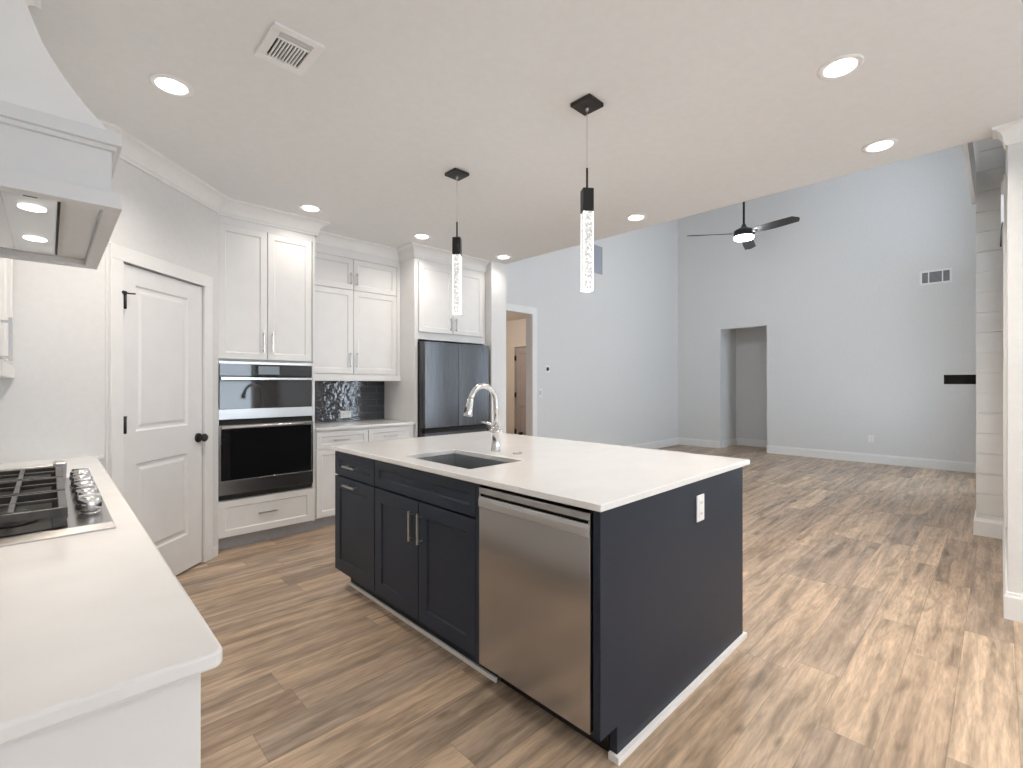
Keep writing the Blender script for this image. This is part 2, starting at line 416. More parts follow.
# hall behind the cabinet wall
M['hallwall'] = noise_var(mat('hall_wall', (.70,.64,.58), .85), (.68,.62,.56), 20, 1)
bm = new(); wall_x(bm, 6.84, 6.96, 4.99, 7.6, 0, 2.62, [(6.18,6.985,0,2.06)]); struct('wall_hall_side', bm, M['hallwall'])
bm = new(); bx(bm, 3.5, 6.96, 7.6, 7.7, 0, 2.62); bx(bm, 3.5, 3.6, YN+.12, 7.6, 0, 2.62); struct('wall_hall_back', bm, M['hallwall'])
bm = new(); bx(bm, 3.5, 6.96, YN+.12, 7.7, 2.62, 2.70); struct('ceiling_passage', bm, M['hallwall'])
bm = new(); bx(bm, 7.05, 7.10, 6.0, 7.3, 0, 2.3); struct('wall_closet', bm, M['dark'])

bm = new(); bx(bm, XL-.12, XL, 3.62, YN+.12, 0, CEIL); bx(bm, XL, .90, YN, YN+.12, 0, CEIL); struct('wall_pantry_back', bm, M['wall'])
# baseboards
def baseb(name, path, left=True):
    bm = new(); sweep(bm, path, BASEP, left); struct(name, bm, M['trim'])
baseb('baseboard_north', [(5.235,YN),(XF,YN),(XF,3.965)], False)
baseb('baseboard_far', [(XF,3.09),(XF,YR),(7.45,YR)], False)
baseb('baseboard_hall', [(XF+.12,3.965),(10.52,3.965),(10.52,1.6)], False)
baseb('baseboard_right', [(5.74,YR),(XP,YR),(XP,YB)], False)
baseb('baseboard_back', [(XP,YB),(XL,YB),(XL,.8)], False)
# trim_1: crown along walls and over the cabinets
bm = new()
sweep(bm, [(XL,2.46),(XL,3.50),(.224,3.504),(.224+.968*S2,3.504+.968*S2),(.925,4.24),(1.69,4.24),(1.69,4.54),(2.70,4.54),(2.70,4.24),(3.665,4.24)], crown_prof(), False)
struct('trim_1', bm, M['trim'])
bm = new(); sweep(bm, [(XE-.001,YR-.001),(XP,YR-.001),(XP,YB),(XL,YB),(XL,1.56)], crown_prof(CEIL,.10,.062), False); struct('trim_2', bm, M['trim'])
# casing of the passage opening
def casing(name, fr, u0, u1, top, m, w=.09, t=.018, left=True, w2=None):
    bm = new()
    if left: fr.box(bm, u0-w, u0, 0, top, 0, t)
    fr.box(bm, u1, u1+(w2 or w), 0, top, 0, t)
    fr.box(bm, u0-(w if left else 0), u1+(w2 or w), top, top+w, 0, t)
    return struct(name, bm, m, bevel=.003)
casing('trim_3', FY(YN), 4.02, 5.12, 2.34, M['trim'], .10)
casing('trim_4', FXm(6.84), 6.185, 6.985, 2.06, M['hallwall'], .12)
casing('trim_5', FD, .105, .823, 2.022, M['trim'], .083)

# ------------------------------------------------------------------ windows
def window(idx, fr, u0, u1, v0, v1, depth, mull=1):
    r = sroot('window_%d' % idx, fr.p((u0+u1)/2, v0, 0))
    bm = new(); w = .05; n0, n1 = -depth*.75, -depth*.35
    fr.box(bm, u0, u1, v0, v0+w, n0, n1); fr.box(bm, u0, u1, v1-w, v1, n0, n1)
    fr.box(bm, u0, u0+w, v0+w, v1-w, n0, n1); fr.box(bm, u1-w, u1, v0+w, v1-w, n0, n1)
    vm = (v0+v1)/2; fr.box(bm, u0+w, u1-w, vm-.02, vm+.02, n0, n1)
    for k in range(1, mull+1):
        um = u0+(u1-u0)*k/(mull+1); fr.box(bm, um-.015, um+.015, v0+w, vm-.02, n0, n1); fr.box(bm, um-.015, um+.015, vm+.02, v1-w, n0, n1)
    obj('window_frame', bm, M['trim'], r, .002)
    bm = new(); fr.box(bm, u0+w*.5, u1-w*.5, v0+w*.5, v1-w*.5, -depth*.56, -depth*.54); obj('pane', bm, M['glass'], r)
    bm = new(); c = .085
    fr.box(bm, u0-c, u0, v0, v1, 0, .018); fr.box(bm, u1, u1+c, v0, v1, 0, .018); fr.box(bm, u0-c, u1+c, v1, v1+c, 0, .018)
    fr.box(bm, u0-c-.02, u1+c+.02, v0-.03, v0, 0, .05); fr.box(bm, u0-c, u1+c, v0-.10, v0-.03, 0, .018)
    obj('window_casing', bm, M['trim'], r, .002)
    return r
FB = Fr((0,YB,0), (1,0,0), (0,1,0)); FR = Fr((0,YR,0), (1,0,0), (0,1,0)); FL = FXp(XL)
window(1, FB, .7, 1.7, .9, 2.1, .12); window(2, FB, 2.35, 3.35, .45, 2.3, .12, 0)
window(3, FL, -2.6, -1.5, .95, 2.15, .12)  # unseen, added to let more daylight into the kitchen
window(6, FR, 4.55, 5.40, 3.9, 4.9, .15); window(5, FR, 7.60, 8.60, 3.4, 4.9, .15); window(7, FR, 7.60, 8.60, .6, 2.4, .15)  # first and last are unseen windows added to brighten the living room
# window 4 (beside the shiplap chase): frame and pane only, its blind is a thing
r4 = sroot('window_4', (4.97,YR,.45)); bm = new()
FR.box(bm, 4.55,5.40,.45,.50,-.10,-.05); FR.box(bm, 4.55,5.40,2.55,2.60,-.10,-.05); FR.box(bm, 4.55,4.60,.50,2.55,-.10,-.05); FR.box(bm, 5.35,5.40,.50,2.55,-.10,-.05); FR.box(bm, 4.60,5.35,1.5,1.54,-.10,-.05)
obj('window_frame', bm, M['trim'], r4, .002)
bm = new(); FR.box(bm, 4.57,5.38,.47,2.58,-.08,-.078); obj('pane', bm, M['glass'], r4)
bm = new(); FR.box(bm, 5.40,5.48,.45,2.68,0,.012); FR.box(bm, 4.47,4.55,.45,2.68,0,.012); FR.box(bm, 4.55,5.40,2.60,2.68,0,.012); FR.box(bm, 4.47,5.48,.37,.45,0,.012)
obj('window_casing', bm, M['trim'], r4, .002)
portal((1.2,YB-.13,1.5), (PI/2,0,PI), 1.0, 1.2)
portal((2.85,YB-.13,1.375), (PI/2,0,PI), 1.0, 1.85)
portal((XL-.13,-2.05,1.55), (PI/2,0,PI/2), 1.1, 1.2)
portal((8.1,YR-.16,4.15), (PI/2,0,PI), 1.0, 1.5)
portal((8.1,YR-.16,1.5), (PI/2,0,PI), 1.0, 1.8)
portal((4.975,YR-.16,4.4), (PI/2,0,PI), .85, 1.0)
portal((4.975,YR-.16,1.525), (PI/2,0,PI), .85, 2.15)

def blind(name, fr, u0, u1, v0, v1, n, label, wand=True, sn=0.0, pitch=.045, tilt=.12):
    t = thing(name, label, 'window blind', fr.p((u0+u1)/2, v0, n))
    bm = new(); fr.box(bm, u0, u1, v1-.09, v1, n-.022, n+.022); obj('headrail', bm, M['slat'], t, .002)
    bm = new(); fr.box(bm, u0, u1, v0, v0+.02, n+sn-.018, n+sn+.018); obj('bottom_rail', bm, M['slat'], t, .002)
    bm = new(); z = v0+.05; h = .020
    while z < v1-.11:
        a = [fr.p(u0, z-h*math.sin(tilt), n+sn-h*math.cos(tilt)), fr.p(u0, z+h*math.sin(tilt), n+sn+h*math.cos(tilt))]
        up = Vector((0,0,.0022)); prism(bm, [a[0], a[1], a[1]+up, a[0]+up], fr.u*(u1-u0)); z += pitch
    obj('slats', bm, M['slat'], t)
    if wand:
        bm = new(); tube(bm, [fr.p(u1-.06, v1-.091, n+.012), fr.p(u1-.06, v1-.16, n+.020), fr.p(u1-.05, v1-.28, n+.022)], [.003,.003,.006], 8)
        obj('wand', bm, M['black'], t, label='dark tilt wand')
    return t
blind('window_blind', FR, 4.56, 5.39, .46, 2.665, .004, 'white slatted blind on the window beside the shiplap column', True, -.022)
blind('window_blind', FB, 2.36, 3.34, .47, 2.29, -.022, 'white slatted blind on the window behind the camera', False, 0, .05, .25)

# ------------------------------------------------------------------ shiplap chase, mantel, board
bm = new(); x0, x1, y0, y1 = 5.74, 7.40, YR, .146
bx(bm, x0+.010, x1-.010, y0, y1-.010, 0, ZL)
z = .0
zs = [.0+.0]+[.189+.1735*k for k in range(32)]
for a, b in zip(zs, zs[1:]):
    if a > ZL-.02: break
    b = min(b, ZL); g = .0035
    bx(bm, x0, x0+.012, y0, y1, a, b-g); bx(bm, x1-.012, x1, y0, y1, a, b-g); bx(bm, x0+.012, x1-.012, y1-.012, y1, a, b-g)
M['hoodcurve'] = noise_var(mat('hood_plaster', (.88,.88,.875), .6), (.86,.86,.855), 9, 1)
M['hoodbox'] = noise_var(mat('hood_trim_paint', (.76,.77,.78), .45), (.74,.75,.76), 9, 1)
M['shiplap'] = noise_var(mat('shiplap_paint', (.74,.735,.72), .5), (.72,.715,.70), 10, 1)
struct('wall_shiplap', bm, M['shiplap'], bevel=.0012)
bm = new(); sweep(bm, [(x0,y0),(x0,y1),(x1,y1),(x1,y0)], BASEP, True); struct('baseboard_shiplap', bm, M['trim'])
bm = new(); bx(bm, XE+.002, 5.738, .148, .173, 2.87, 3.20); struct('trim_6', bm, M['shiplap'], bevel=.002)
bm = new(); bx(bm, 6.0, 7.15, .148, .37, 1.305, 1.392); tag(obj('fireplace_mantel', bm, M['mantel'], None, .003), 'black wooden fireplace mantel beam jutting from behind the shiplap column', 'mantel')

# ------------------------------------------------------------------ pantry door (diagonal)
dr = sroot('door_1', FD.p(.107,0,0))
bm = new()
def panel_door(bm, fr, u0, u1, v0, v1, n0, n1, panels):
    us = sorted({u0,u1}|{p[0] for p in panels}|{p[1] for p in panels}); vs = sorted({v0,v1}|{p[2] for p in panels}|{p[3] for p in panels})
    vd = {}
    def V(u, v, n):
        k = (round(u,5), round(v,5), round(n,5))
        if k not in vd: vd[k] = bm.verts.new(fr.p(u,v,n))
        return vd[k]
    for n in (n0, n1):
        for i in range(len(us)-1):
            for j in range(len(vs)-1):
                a,b,c,d = us[i],us[i+1],vs[j],vs[j+1]
                if n == n1 and (a,b,c,d) in [tuple(p) for p in panels]:
                    w1, w2, w3 = .010, .026, .045
                    prev = [(a,c),(b,c),(b,d),(a,d)]; pn = n
                    for w, nn in ((w1, n-.009), (w2, n-.009), (w3, n-.002)):
                        cur = [(a+w,c+w),(b-w,c+w),(b-w,d-w),(a+w,d-w)]
                        for k in range(4): bm.faces.new((V(*prev[k],pn),V(*prev[(k+1)%4],pn),V(*cur[(k+1)%4],nn),V(*cur[k],nn)))
                        prev, pn = cur, nn
                    bm.faces.new([V(*q,pn) for q in prev])
                else: bm.faces.new((V(a,c,n),V(b,c,n),V(b,d,n),V(a,d,n)))
    for i in range(len(us)-1):
        for v in (v0,v1): bm.faces.new((V(us[i],v,n0),V(us[i+1],v,n0),V(us[i+1],v,n1),V(us[i],v,n1)))
    for j in range(len(vs)-1):
        for u in (u0,u1): bm.faces.new((V(u,vs[j],n0),V(u,vs[j+1],n0),V(u,vs[j+1],n1),V(u,vs[j],n1)))
panel_door(bm, FD, .110, .818, .012, 2.014, -.045, -.006, [(.222,.675,1.02,1.905),(.222,.675,.255,.825)])
obj('door_leaf', bm, M['doorpaint'], dr)
bm = new(); c = FD.p(.775,.92,-.006)
tube(bm, [c, c+FD.n*.010], .033, 24); tube(bm, [c+FD.n*.010, c+FD.n*.032], .011, 16)
tube(bm, [c+FD.n*.030, c+FD.n*.038, c+FD.n*.052, c+FD.n*.062, c+FD.n*.066], [.016,.026,.030,.022,.006], 24)
obj('door_knob', bm, M['black'], dr)
for z in (1.795, 1.065, .25):
    bm = new(); tube(bm, [FD.p(.116,z-.048,.016), FD.p(.116,z+.048,.016)], .0085, 10); tube(bm, [FD.p(.116,z+.0485,.016), FD.p(.116,z+.054,.016)], .010, 10)
    if z > 1.7: tube(bm, [FD.p(.122,z+.045,.018), FD.p(.140,z+.045,.024), FD.p(.150,z+.045,.050)], [.005,.0045,.0045], 8); tube(bm, [FD.p(.100,z+.045,.0185), FD.p(.100,z+.045,.026)], .010, 10)
    obj('hinge', bm, M['black'], dr)
bm = new(); FD.box(bm, .918, .975, 0, .07, 0, .012); struct('baseboard_pantry', bm, M['trim'])

# passage door
dr = sroot('door_2', (6.84,6.98,0)); FH = FXm(6.84)
bm = new(); panel_door(bm, FH, 6.195, 6.965, .012, 2.045, -.060, -.020, [(6.30,6.86,1.06,1.93),(6.30,6.86,.26,.86)]); obj('door_leaf', bm, M['haldoor'], dr)
for z in (1.83, 1.08, .33):
    bm = new(); tube(bm, [FH.p(6.972,z-.05,.0), FH.p(6.972,z+.05,.0)], .022, 10); obj('hinge', bm, M['black'], dr)
bm = new(); tube(bm, [FH.p(6.80,.30,-.02), FH.p(6.80,.30,.05)], .03, 12); obj('door_stop', bm, M['black'], dr)

# ------------------------------------------------------------------ oven tower
F1 = FY(4.24)
t = thing('oven_cabinet', 'tall white cabinet housing the microwave and wall oven beside the pantry door', 'cabinet', (1.31,4.55,0))
bm = new(); yb = YN-.003
bx(bm, .932,.952,4.241,yb,.10,2.735); bx(bm, 1.668,1.688,4.241,yb,.10,2.735)
bx(bm, .952,1.668,4.26,yb,.10,.118); bx(bm, .952,1.668,4.26,yb,.396,.412); bx(bm, .952,1.668,4.26,yb,1.488,1.506)
bx(bm, .952,1.668,yb-.01,yb,.118,2.735); bx(bm, .952,1.668,4.241,4.262,2.559,2.735); bx(bm,.952,1.668,4.262,4.278,1.51,2.556); bx(bm,.952,1.668,4.262,4.278,.118,.396)
obj('carcass', bm, M['white'], t, .0015)
for u0, u1, uh in ((.938,1.2935,1.262),(1.2965,1.652,1.330)):
    d = shaker('door', F1, u0, u1, 1.503, 2.553, M['white'], t); pull(F1, uh, 1.645, .16, True, d)
d = shaker('drawer', F1, .938, 1.665, .112, .394, M['white'], t); pull(F1, 1.295, .262, .15, False, d)
bm = new(); bx(bm, .932,1.70,4.300,4.318,.0,.099); obj('toe_kick', bm, M['toe'], t)

def appl_frame(t, u0, u1, v0, v1, n):
    pass
# microwave
t = thing('microwave_oven', 'built-in stainless microwave with black glass above the wall oven', 'microwave', (1.31,4.5,1.03))
bm = new(); bx(bm, .956,1.664,4.235,4.70,1.022,1.484); obj('body', bm, M['dark'], t)
bm = new(); F1.box(bm, .945,1.657,1.465,1.486,.006,.022); obj('top_trim', bm, M['steellt'], t, .001)
bm = new(); F1.box(bm, .950,1.652,1.372,1.464,.006,.024); p = obj('control_panel', bm, M['blackglass'], t, .001)
bm = new(); F1.box(bm, 1.225,1.385,1.385,1.452,.0241,.0250); obj('display', bm, M['screen'], p, label='grey display screen')
bm = new(); F1.box(bm, .950,1.652,1.110,1.368,.006,.022); d = obj('door_glass', bm, M['blackglass'], t, .001)
bm = new(); F1.box(bm, .952,1.650,1.340,1.360,.048,.062); 
for u in (.975,1.627): F1.box(bm, u-.012,u+.012,1.342,1.358,.022,.048)
obj('handle', bm, M['chrome'], d, .003)
bm = new(); F1.box(bm, .943,1.659,1.030,1.109,.006,.024); obj('lower_trim', bm, M['steellt'], t, .001)
for u in (.938,1.658):
    bm = new(); F1.box(bm, u,u+.006,1.024,1.486,.002,.014); obj('side_trim', bm, M['steellt'], t, .001)
# wall oven
t = thing('wall_oven', 'stainless wall oven with wide black glass door under the microwave', 'oven', (1.31,4.5,.41))
bm = new(); bx(bm, .956,1.664,4.235,4.75,.414,1.020); obj('body', bm, M['dark'], t)
bm = new(); u0,u1 = .938,1.662
ring = [(u0,.442),(u1,.442),(u1,.985),(u0,.985)]
F1.box(bm, u0,u1,.442,.552,.006,.030); F1.box(bm, u0,u1,.955,.985,.006,.030); F1.box(bm, u0,.958,.552,.955,.006,.030); F1.box(bm, 1.646,u1,.552,.955,.006,.030)
d = obj('door', bm, M['steel'], t, .0015)
bm = new(); F1.box(bm, .958,1.646,.552,.955,.008,.028); obj('window_glass', bm, M['blackglass'], d)
bm = new(); tube(bm, [F1.p(.955,.972,.066), F1.p(1.645,.972,.066)], .011, 14)
for u in (.975,1.625): F1.box(bm, u-.010,u+.010,.964,.980,.030,.066)
obj('handle', bm, M['chrome'], d)
bm = new(); F1.box(bm, .945,1.655,.402,.440,.004,.010); obj('vent_gap', bm, M['dark'], t)

# ------------------------------------------------------------------ upper cabinet by the ovens
F2 = FY(4.54)
t = thing('upper_cabinet', 'white upper wall cabinet with four doors over the navy tile backsplash', 'cabinet', (2.19,4.7,1.34))
bm = new(); bx(bm, 1.692,2.698,4.541,yb,1.3375,2.735); bx(bm, 1.692,2.698,4.525,4.545,2.556,2.735); bx(bm,2.662,2.698,4.521,4.541,1.40,2.556)
obj('carcass', bm, M['white'], t, .0015)
bm = new(); bx(bm, 1.692,2.698,4.512,4.545,1.338,1.399); obj('light_rail', bm, M['white'], t, .002)
for u0, u1, uh in ((1.698,2.1685,2.138),(2.1715,2.656,2.204)):
    d = shaker('door', F2, u0, u1, 2.243, 2.552, M['white'], t); pull(F2, uh, 2.352, .12, True, d)
    d = shaker('door', F2, u0, u1, 1.408, 2.238, M['white'], t); pull(F2, uh, 1.545, .15, True, d)
# base cabinet
F3 = FY(4.28)
t = thing('base_cabinet', 'white base cabinet with drawers under the small worktop beside the ovens', 'cabinet', (2.19,4.6,0))
bm = new(); bx(bm, 1.692,2.714,4.281,yb,.10,.886); obj('carcass', bm, M['white'], t)
for u0, u1 in ((1.700,2.192),(2.200,2.692)):
    d = shaker('drawer', F3, u0, u1, .722, .872, M['white'], t, .040); pull(F3, (u0+u1)/2-.02, .795, .15, False, d)
    d = shaker('door', F3, u0, u1, .110, .716, M['white'], t); pull(F3, u1-.05 if u0 < 2 else u0+.05, .60, .15, True, d)
bm = new(); bx(bm, 1.702,2.714,4.335,4.353,0,.099); obj('toe_kick', bm, M['toe'], t)
bm = new(); bx(bm, 1.690,2.716,4.242,YN-.001,.889,.914); tag(obj('worktop', bm, M['quartz'], None, .003), 'short white quartz worktop between the ovens and the refrigerator', 'worktop')
bm = new(); bx(bm, 1.692,2.698,YN-.012,YN-.001,.915,1.337); o = obj('tile_backsplash', bm, M['tile']); tag(o, 'glossy navy subway tile backsplash under the upper cabinet', 'backsplash')
def outlet(fr, u, v, n, label, w=.07, h=.115, double=False, cat='electrical outlet', name='wall_outlet'):
    t = thing(name, label, cat, fr.p(u,v,n))
    bm = new(); W = w if not double else .115
    if double: h = .075
    fr.box(bm, u-W/2,u+W/2,v-h/2,v+h/2,n,n+.006); obj('cover_plate', bm, M['paleplastic'], t, .0015)
    for s in (-1,1):
        bm = new()
        if double: fr.box(bm, u+s*.026-.017,u+s*.026+.017,v-.020,v+.020,n+.006,n+.008)
        else: fr.box(bm, u-.017,u+.017,v+s*.024-.018,v+s*.024+.018,n+.006,n+.008)
        o = obj('socket', bm, M['paleplastic'], t, .0008)
        bm = new()
        for q in (-.006,.006):
            if double: fr.box(bm, u+s*.026-.005,u+s*.026+.005,v+q-.0012,v+q+.0012,n+.008,n+.0084)
            else: fr.box(bm, u+q-.0012,u+q+.0012,v+s*.024-.005,v+s*.024+.005,n+.008,n+.0084)
        obj('slot', bm, M['dark'], o)
    return t
outlet(FY(YN-.012), 2.245, .985, .0005, 'white double outlet on the navy tile backsplash', double=True)

# ------------------------------------------------------------------ fridge surround + fridge
t = thing('refrigerator_cabinet', 'white panelled surround with two cabinet doors above the refrigerator', 'cabinet', (3.19,4.5,0))
bm = new(); bx(bm, 2.718,2.738,4.241,yb,0,2.735); obj('side_panel', bm, M['white'], t, .0015)
bm = new(); bx(bm, 3.642,3.662,4.241,yb,0,2.735); obj('side_panel', bm, M['white'], t, .0015)
bm = new(); bx(bm, 2.739,3.641,4.262,yb,1.80,2.735); bx(bm, 2.739,3.641,4.241,4.262,1.775,1.848); bx(bm, 2.739,3.641,4.241,4.262,2.575,2.735); bx(bm,3.615,3.641,4.241,4.262,1.848,2.575)
obj('carcass', bm, M['white'], t, .0015)
for u0, u1, uh in ((2.742,3.174,3.140),(3.178,3.611,3.212)):
    d = shaker('door', F1, u0, u1, 1.852, 2.572, M['white'], t); pull(F1, uh, 1.955, .14, True, d)
bm = new(); bx(bm, 2.700,2.717,4.241,yb,.915,2.735); obj('return_panel', bm, M['white'], t, .001)
# refrigerator
t = thing('refrigerator', 'stainless french door refrigerator set in the white surround', 'refrigerator', (3.19,4.4,0))
bm = new(); bx(bm, 2.748,3.634,4.215,4.84,.03,1.752); obj('body', bm, M['fridgeside'], t, .003)
def curved_door(bm, x0, x1, z0, z1, yf, yb_, bulge, rl, rr):
    pts = [(x0,yb_)]; n = 12
    for k in range(n+1):
        s = k/n; x = x0+(x1-x0)*s
        y = yf-bulge*math.sin(PI*s)
        if k == 0 and rl: y = yf+.018
        if k == n and rr: y = yf+.018
        pts.append((x,y))
        if k == 0 and rl: pts.append((x+.012,yf))
        if k == n-1 and rr: pts.append((x1-.012,yf))
    pts.append((x1,yb_))
    prism(bm, [(x,y,z0) for x,y in pts], (0,0,z1-z0))
for x0, x1, rl, rr in ((2.746,3.187,True,False),(3.193,3.636,False,True)):
    bm = new(); curved_door(bm, x0, x1, .850, 1.745, 4.135, 4.212, .006, rl, rr); d = obj('door', bm, M['steelfr'], t)
    bm = new(); bx(bm, x0+.02, x1-.02, 4.150, 4.208, .835, .8495); obj('pocket_handle', bm, M['dark'], d)
for z0, z1 in ((.455,.795),(.06,.445)):
    bm = new(); curved_door(bm, 2.746, 3.636, z0, z1, 4.135, 4.212, .006, True, True); d = obj('freezer_drawer', bm, M['steelfr'], t)
    bm = new(); bx(bm, 2.77, 3.61, 4.150, 4.208, z1+.0005, z1+.009 if z0 < .3 else z1+.034); obj('pocket_handle', bm, M['dark'], d)

# ------------------------------------------------------------------ island
X0, X1, Y0, Y1 = 1.285, 2.61, .912, 3.005
bm = new()
hx0, hx1, hy0, hy1 = 1.392, 1.745, 1.722, 2.300
r_ = .02
us = [X0,hx0,hx1,X1]; vs = [Y0,hy0,hy1,Y1]
g = {}
for z in (.889,.914):
    for i in range(4):
        for j in range(4): g[i,j,z] = bm.verts.new((us[i],vs[j],z))
    for i in range(3):
        for j in range(3):
            if (i,j) != (1,1): bm.faces.new((g[i,j,z],g[i+1,j,z],g[i+1,j+1,z],g[i,j+1,z]))
a, b = .889, .914
for k in range(3):
    for (p, q) in (((k,0),(k+1,0)),((k,3),(k+1,3)),((0,k),(0,k+1)),((3,k),(3,k+1))):
        bm.faces.new((g[*p,a],g[*q,a],g[*q,b],g[*p,b]))
for (p, q) in (((1,1),(2,1)),((2,1),(2,2)),((2,2),(1,2)),((1,2),(1,1))): bm.faces.new((g[*p,a],g[*q,a],g[*q,b],g[*p,b]))
tag(obj('island_countertop', bm, M['quartz'], None, .003), 'large white quartz countertop on the navy island with a sink cutout', 'countertop')

F4 = FXm(1.330)
t = thing('kitchen_island', 'navy shaker kitchen island cabinets standing on the plank floor', 'island', (1.93,1.95,0))
bm = new()      # carcass panels, hollow
bx(bm, 1.332,2.54,2.965,2.985,.115,.888); bx(bm, 1.332,1.95,2.460,2.478,.115,.888); bx(bm, 1.332,1.95,1.556,1.576,.115,.888)
bx(bm, 2.535,2.555,.965,2.985,.0,.888); bx(bm, 1.332,1.95,1.576,2.965,.115,.133); bx(bm, 1.95,1.968,.965,2.965,.0,.888)
bx(bm, 1.332,1.350,1.576,2.965,.120,.135); bx(bm, 1.332,1.350,1.576,2.965,.722,.734); bx(bm, 1.332,1.350,1.576,2.965,.872,.888)
bx(bm, 1.41,2.54,2.950,2.960,0,.115); bx(bm, 1.332,1.35,1.576,1.60,.115,.888)
obj('carcass', bm, M['navy'], t, .001)
bm = new()     # end panel with toe notch
prism(bm, [(1.308,.930,.120),(1.406,.930,.120),(1.406,.930,0),(2.556,.930,0),(2.556,.930,.888),(1.308,.930,.888)], (0,.030,0))
obj('end_panel', bm, M['navy'], t, .001)
bm = new(); bx(bm, 1.406,1.418,1.556,2.965,.0,.114); obj('toe_kick', bm, M['navy'], t)
bm = new(); bx(bm, 1.309,1.331,1.549,1.5745,.118,.888); obj('filler', bm, M['navy'], t)
d = shaker('drawer', F4, 2.4695, 2.984, .734, .879, M['navy'], t, .045); pull(F4, 2.735, .805, .150, False, d, out=.036)
d = shaker('pull_out_door', F4, 2.4695, 2.984, .130, .726, M['navy'], t, .070); pull(F4, 2.735, .690, .150, False, d, out=.036)
shaker('false_drawer', F4, 1.578, 2.4635, .734, .879, M['navy'], t, .045)
d = shaker('door', F4, 2.0225, 2.4635, .130, .726, M['navy'], t, .070); pull(F4, 2.062, .600, .150, True, d, out=.034)
d = shaker('door', F4, 1.578, 2.0195, .130, .726, M['navy'], t, .070); pull(F4, 1.985, .600, .150, True, d, out=.034)
bm = new(); bx(bm, 1.396,1.4055,1.545,2.970,0,.020); obj('shoe_moulding', bm, M['trim'], t, label='white shoe moulding')
bm = new(); bx(bm, 1.394,2.575,.915,.9295,0,.024); bx(bm, 2.5565,2.572,.9295,2.965,0,.024); bx(bm,1.394,1.4055,.9295,.958,0,.024); obj('shoe_moulding', bm, M['trim'], t, label='white shoe moulding')
# dishwasher
t = thing('dishwasher', 'stainless dishwasher with a pocket bar handle built into the navy island', 'dishwasher', (1.6,1.26,0))
bm = new(); bx(bm, 1.345,1.92,.975,1.540,.10,.862); obj('tub', bm, M['dark'], t)
bm = new(); F4.box(bm, .967,1.545,.126,.806,.001,.030); F4.box(bm, .967,1.545,.846,.872,.001,.030); F4.box(bm, .967,.975,.806,.846,.001,.030); F4.box(bm,1.537,1.545,.806,.846,.001,.030)
d = obj('door', bm, M['steel'], t, .002)
bm = new(); F4.box(bm, .975,1.537,.806,.846,.001,.010); obj('handle_recess', bm, M['dark'], d)
bm = new(); prism(bm, [F4.p(.9675,.790,.0302), F4.p(.9675,.792,.0335), F4.p(.9675,.818,.0345), F4.p(.9675,.834,.030), F4.p(.9675,.834,.022), F4.p(.9675,.808,.0302)], (0,.577,0))
obj('handle', bm, M['steellt'], d, .001)
bm = new(); bx(bm, 1.42,1.43,.975,1.540,0,.098); obj('kick_plate', bm, M['black'], t)
# outlet on the end panel
outlet(FY(.930), 2.053, .762, .0005, 'white outlet on the navy end panel of the island')

# sink
t = thing('kitchen_sink', 'stainless undermount sink set in the island countertop', 'sink', (1.57,2.01,.68))
bm = new(); e = .004
ox0, ox1, oy0, oy1, zt, zb = hx0-.006, hx1+.006, hy0-.006, hy1+.006, .888, .680
q = []
for (a0,a1,b0,b1,z) in ((ox0-.02,ox1+.02,oy0-.02,oy1+.02,zt),(ox0,ox1,oy0,oy1,zt),(ox0+.008,ox1-.008,oy0+.008,oy1-.008,zb+.01),(ox0+.018,ox1-.018,oy0+.018,oy1-.018,zb)):
    q.append([bm.verts.new(p) for p in ((a0,b0,z),(a1,b0,z),(a1,b1,z),(a0,b1,z))])
for A, B in zip(q, q[1:]):
    for i in range(4): bm.faces.new((A[i],A[(i+1)%4],B[(i+1)%4],B[i]))
bm.faces.new(q[-1]); o = obj('basin', bm, M['steel_in'], t)
md = o.modifiers.new('thickness','SOLIDIFY'); md.thickness = .0015; md.offset = 0
bm = new(); lathe(bm, [(.055,.6815),(.055,.684),(.040,.684),(.036,.6825)], (1.60,2.01,0), 28); obj('drain', bm, M['chrome'], t)
# faucet
t = thing('kitchen_faucet', 'chrome gooseneck pull-down faucet behind the island sink', 'faucet', (1.874,2.073,.914))
bm = new(); c = (1.874,2.073,.9145)
lathe(bm, [(.031,0),(.031,.006),(.027,.012),(.026,.060),(.029,.100),(.038,.110),(.040,.118),(.036,.127),(.022,.134),(.0165,.142)], c, 32)
obj('faucet_base', bm, M['chrome'], t)
bm = new(); pts = [Vector((1.874,2.073,1.055)), Vector((1.874,2.073,1.17))]
R = .098; cz = 1.185
for k in range(0, 15):
    a = k/14*PI*.90; pts.append(Vector((1.874-R+R*math.cos(a), 2.073, cz+R*1.15*math.sin(a))))
obj_ = tube(bm, pts, [.0165,.0155]+[.0155]*15, 18); obj('spout', bm, M['chrome'], t)
e0 = pts[-1]; dn = Vector((-.22,0,-1)).normalized()
bm = new(); tube(bm, [e0-dn*.01, e0+dn*.012, e0+dn*.05, e0+dn*.085, e0+dn*.092], [.0165,.0185,.021,.027,.024], 20); sp = obj('spray_head', bm, M['chrome'], t)
bm = new(); p = e0+dn*.060; tube(bm, [p+Vector((-.020,0,.02)), p+Vector((-.026,0,0)), p+Vector((-.024,0,-.022))], [.004,.006,.004], 8); obj('spray_button', bm, M['black'], sp)
bm = new(); tube(bm, [(1.874,2.083,1.062),(1.869,2.108,1.070),(1.862,2.153,1.078),(1.858,2.183,1.080)], [.010,.008,.0065,.005], 12); obj('lever', bm, M['chrome'], t)
bm = new(); lathe(bm, [(.024,.9145),(.024,.921),(.018,.924),(.006,.9245)], (1.884,1.905,0), 24); tag(obj('sink_air_switch', bm, M['nickel']), 'small round metal button on the countertop beside the faucet', 'button')

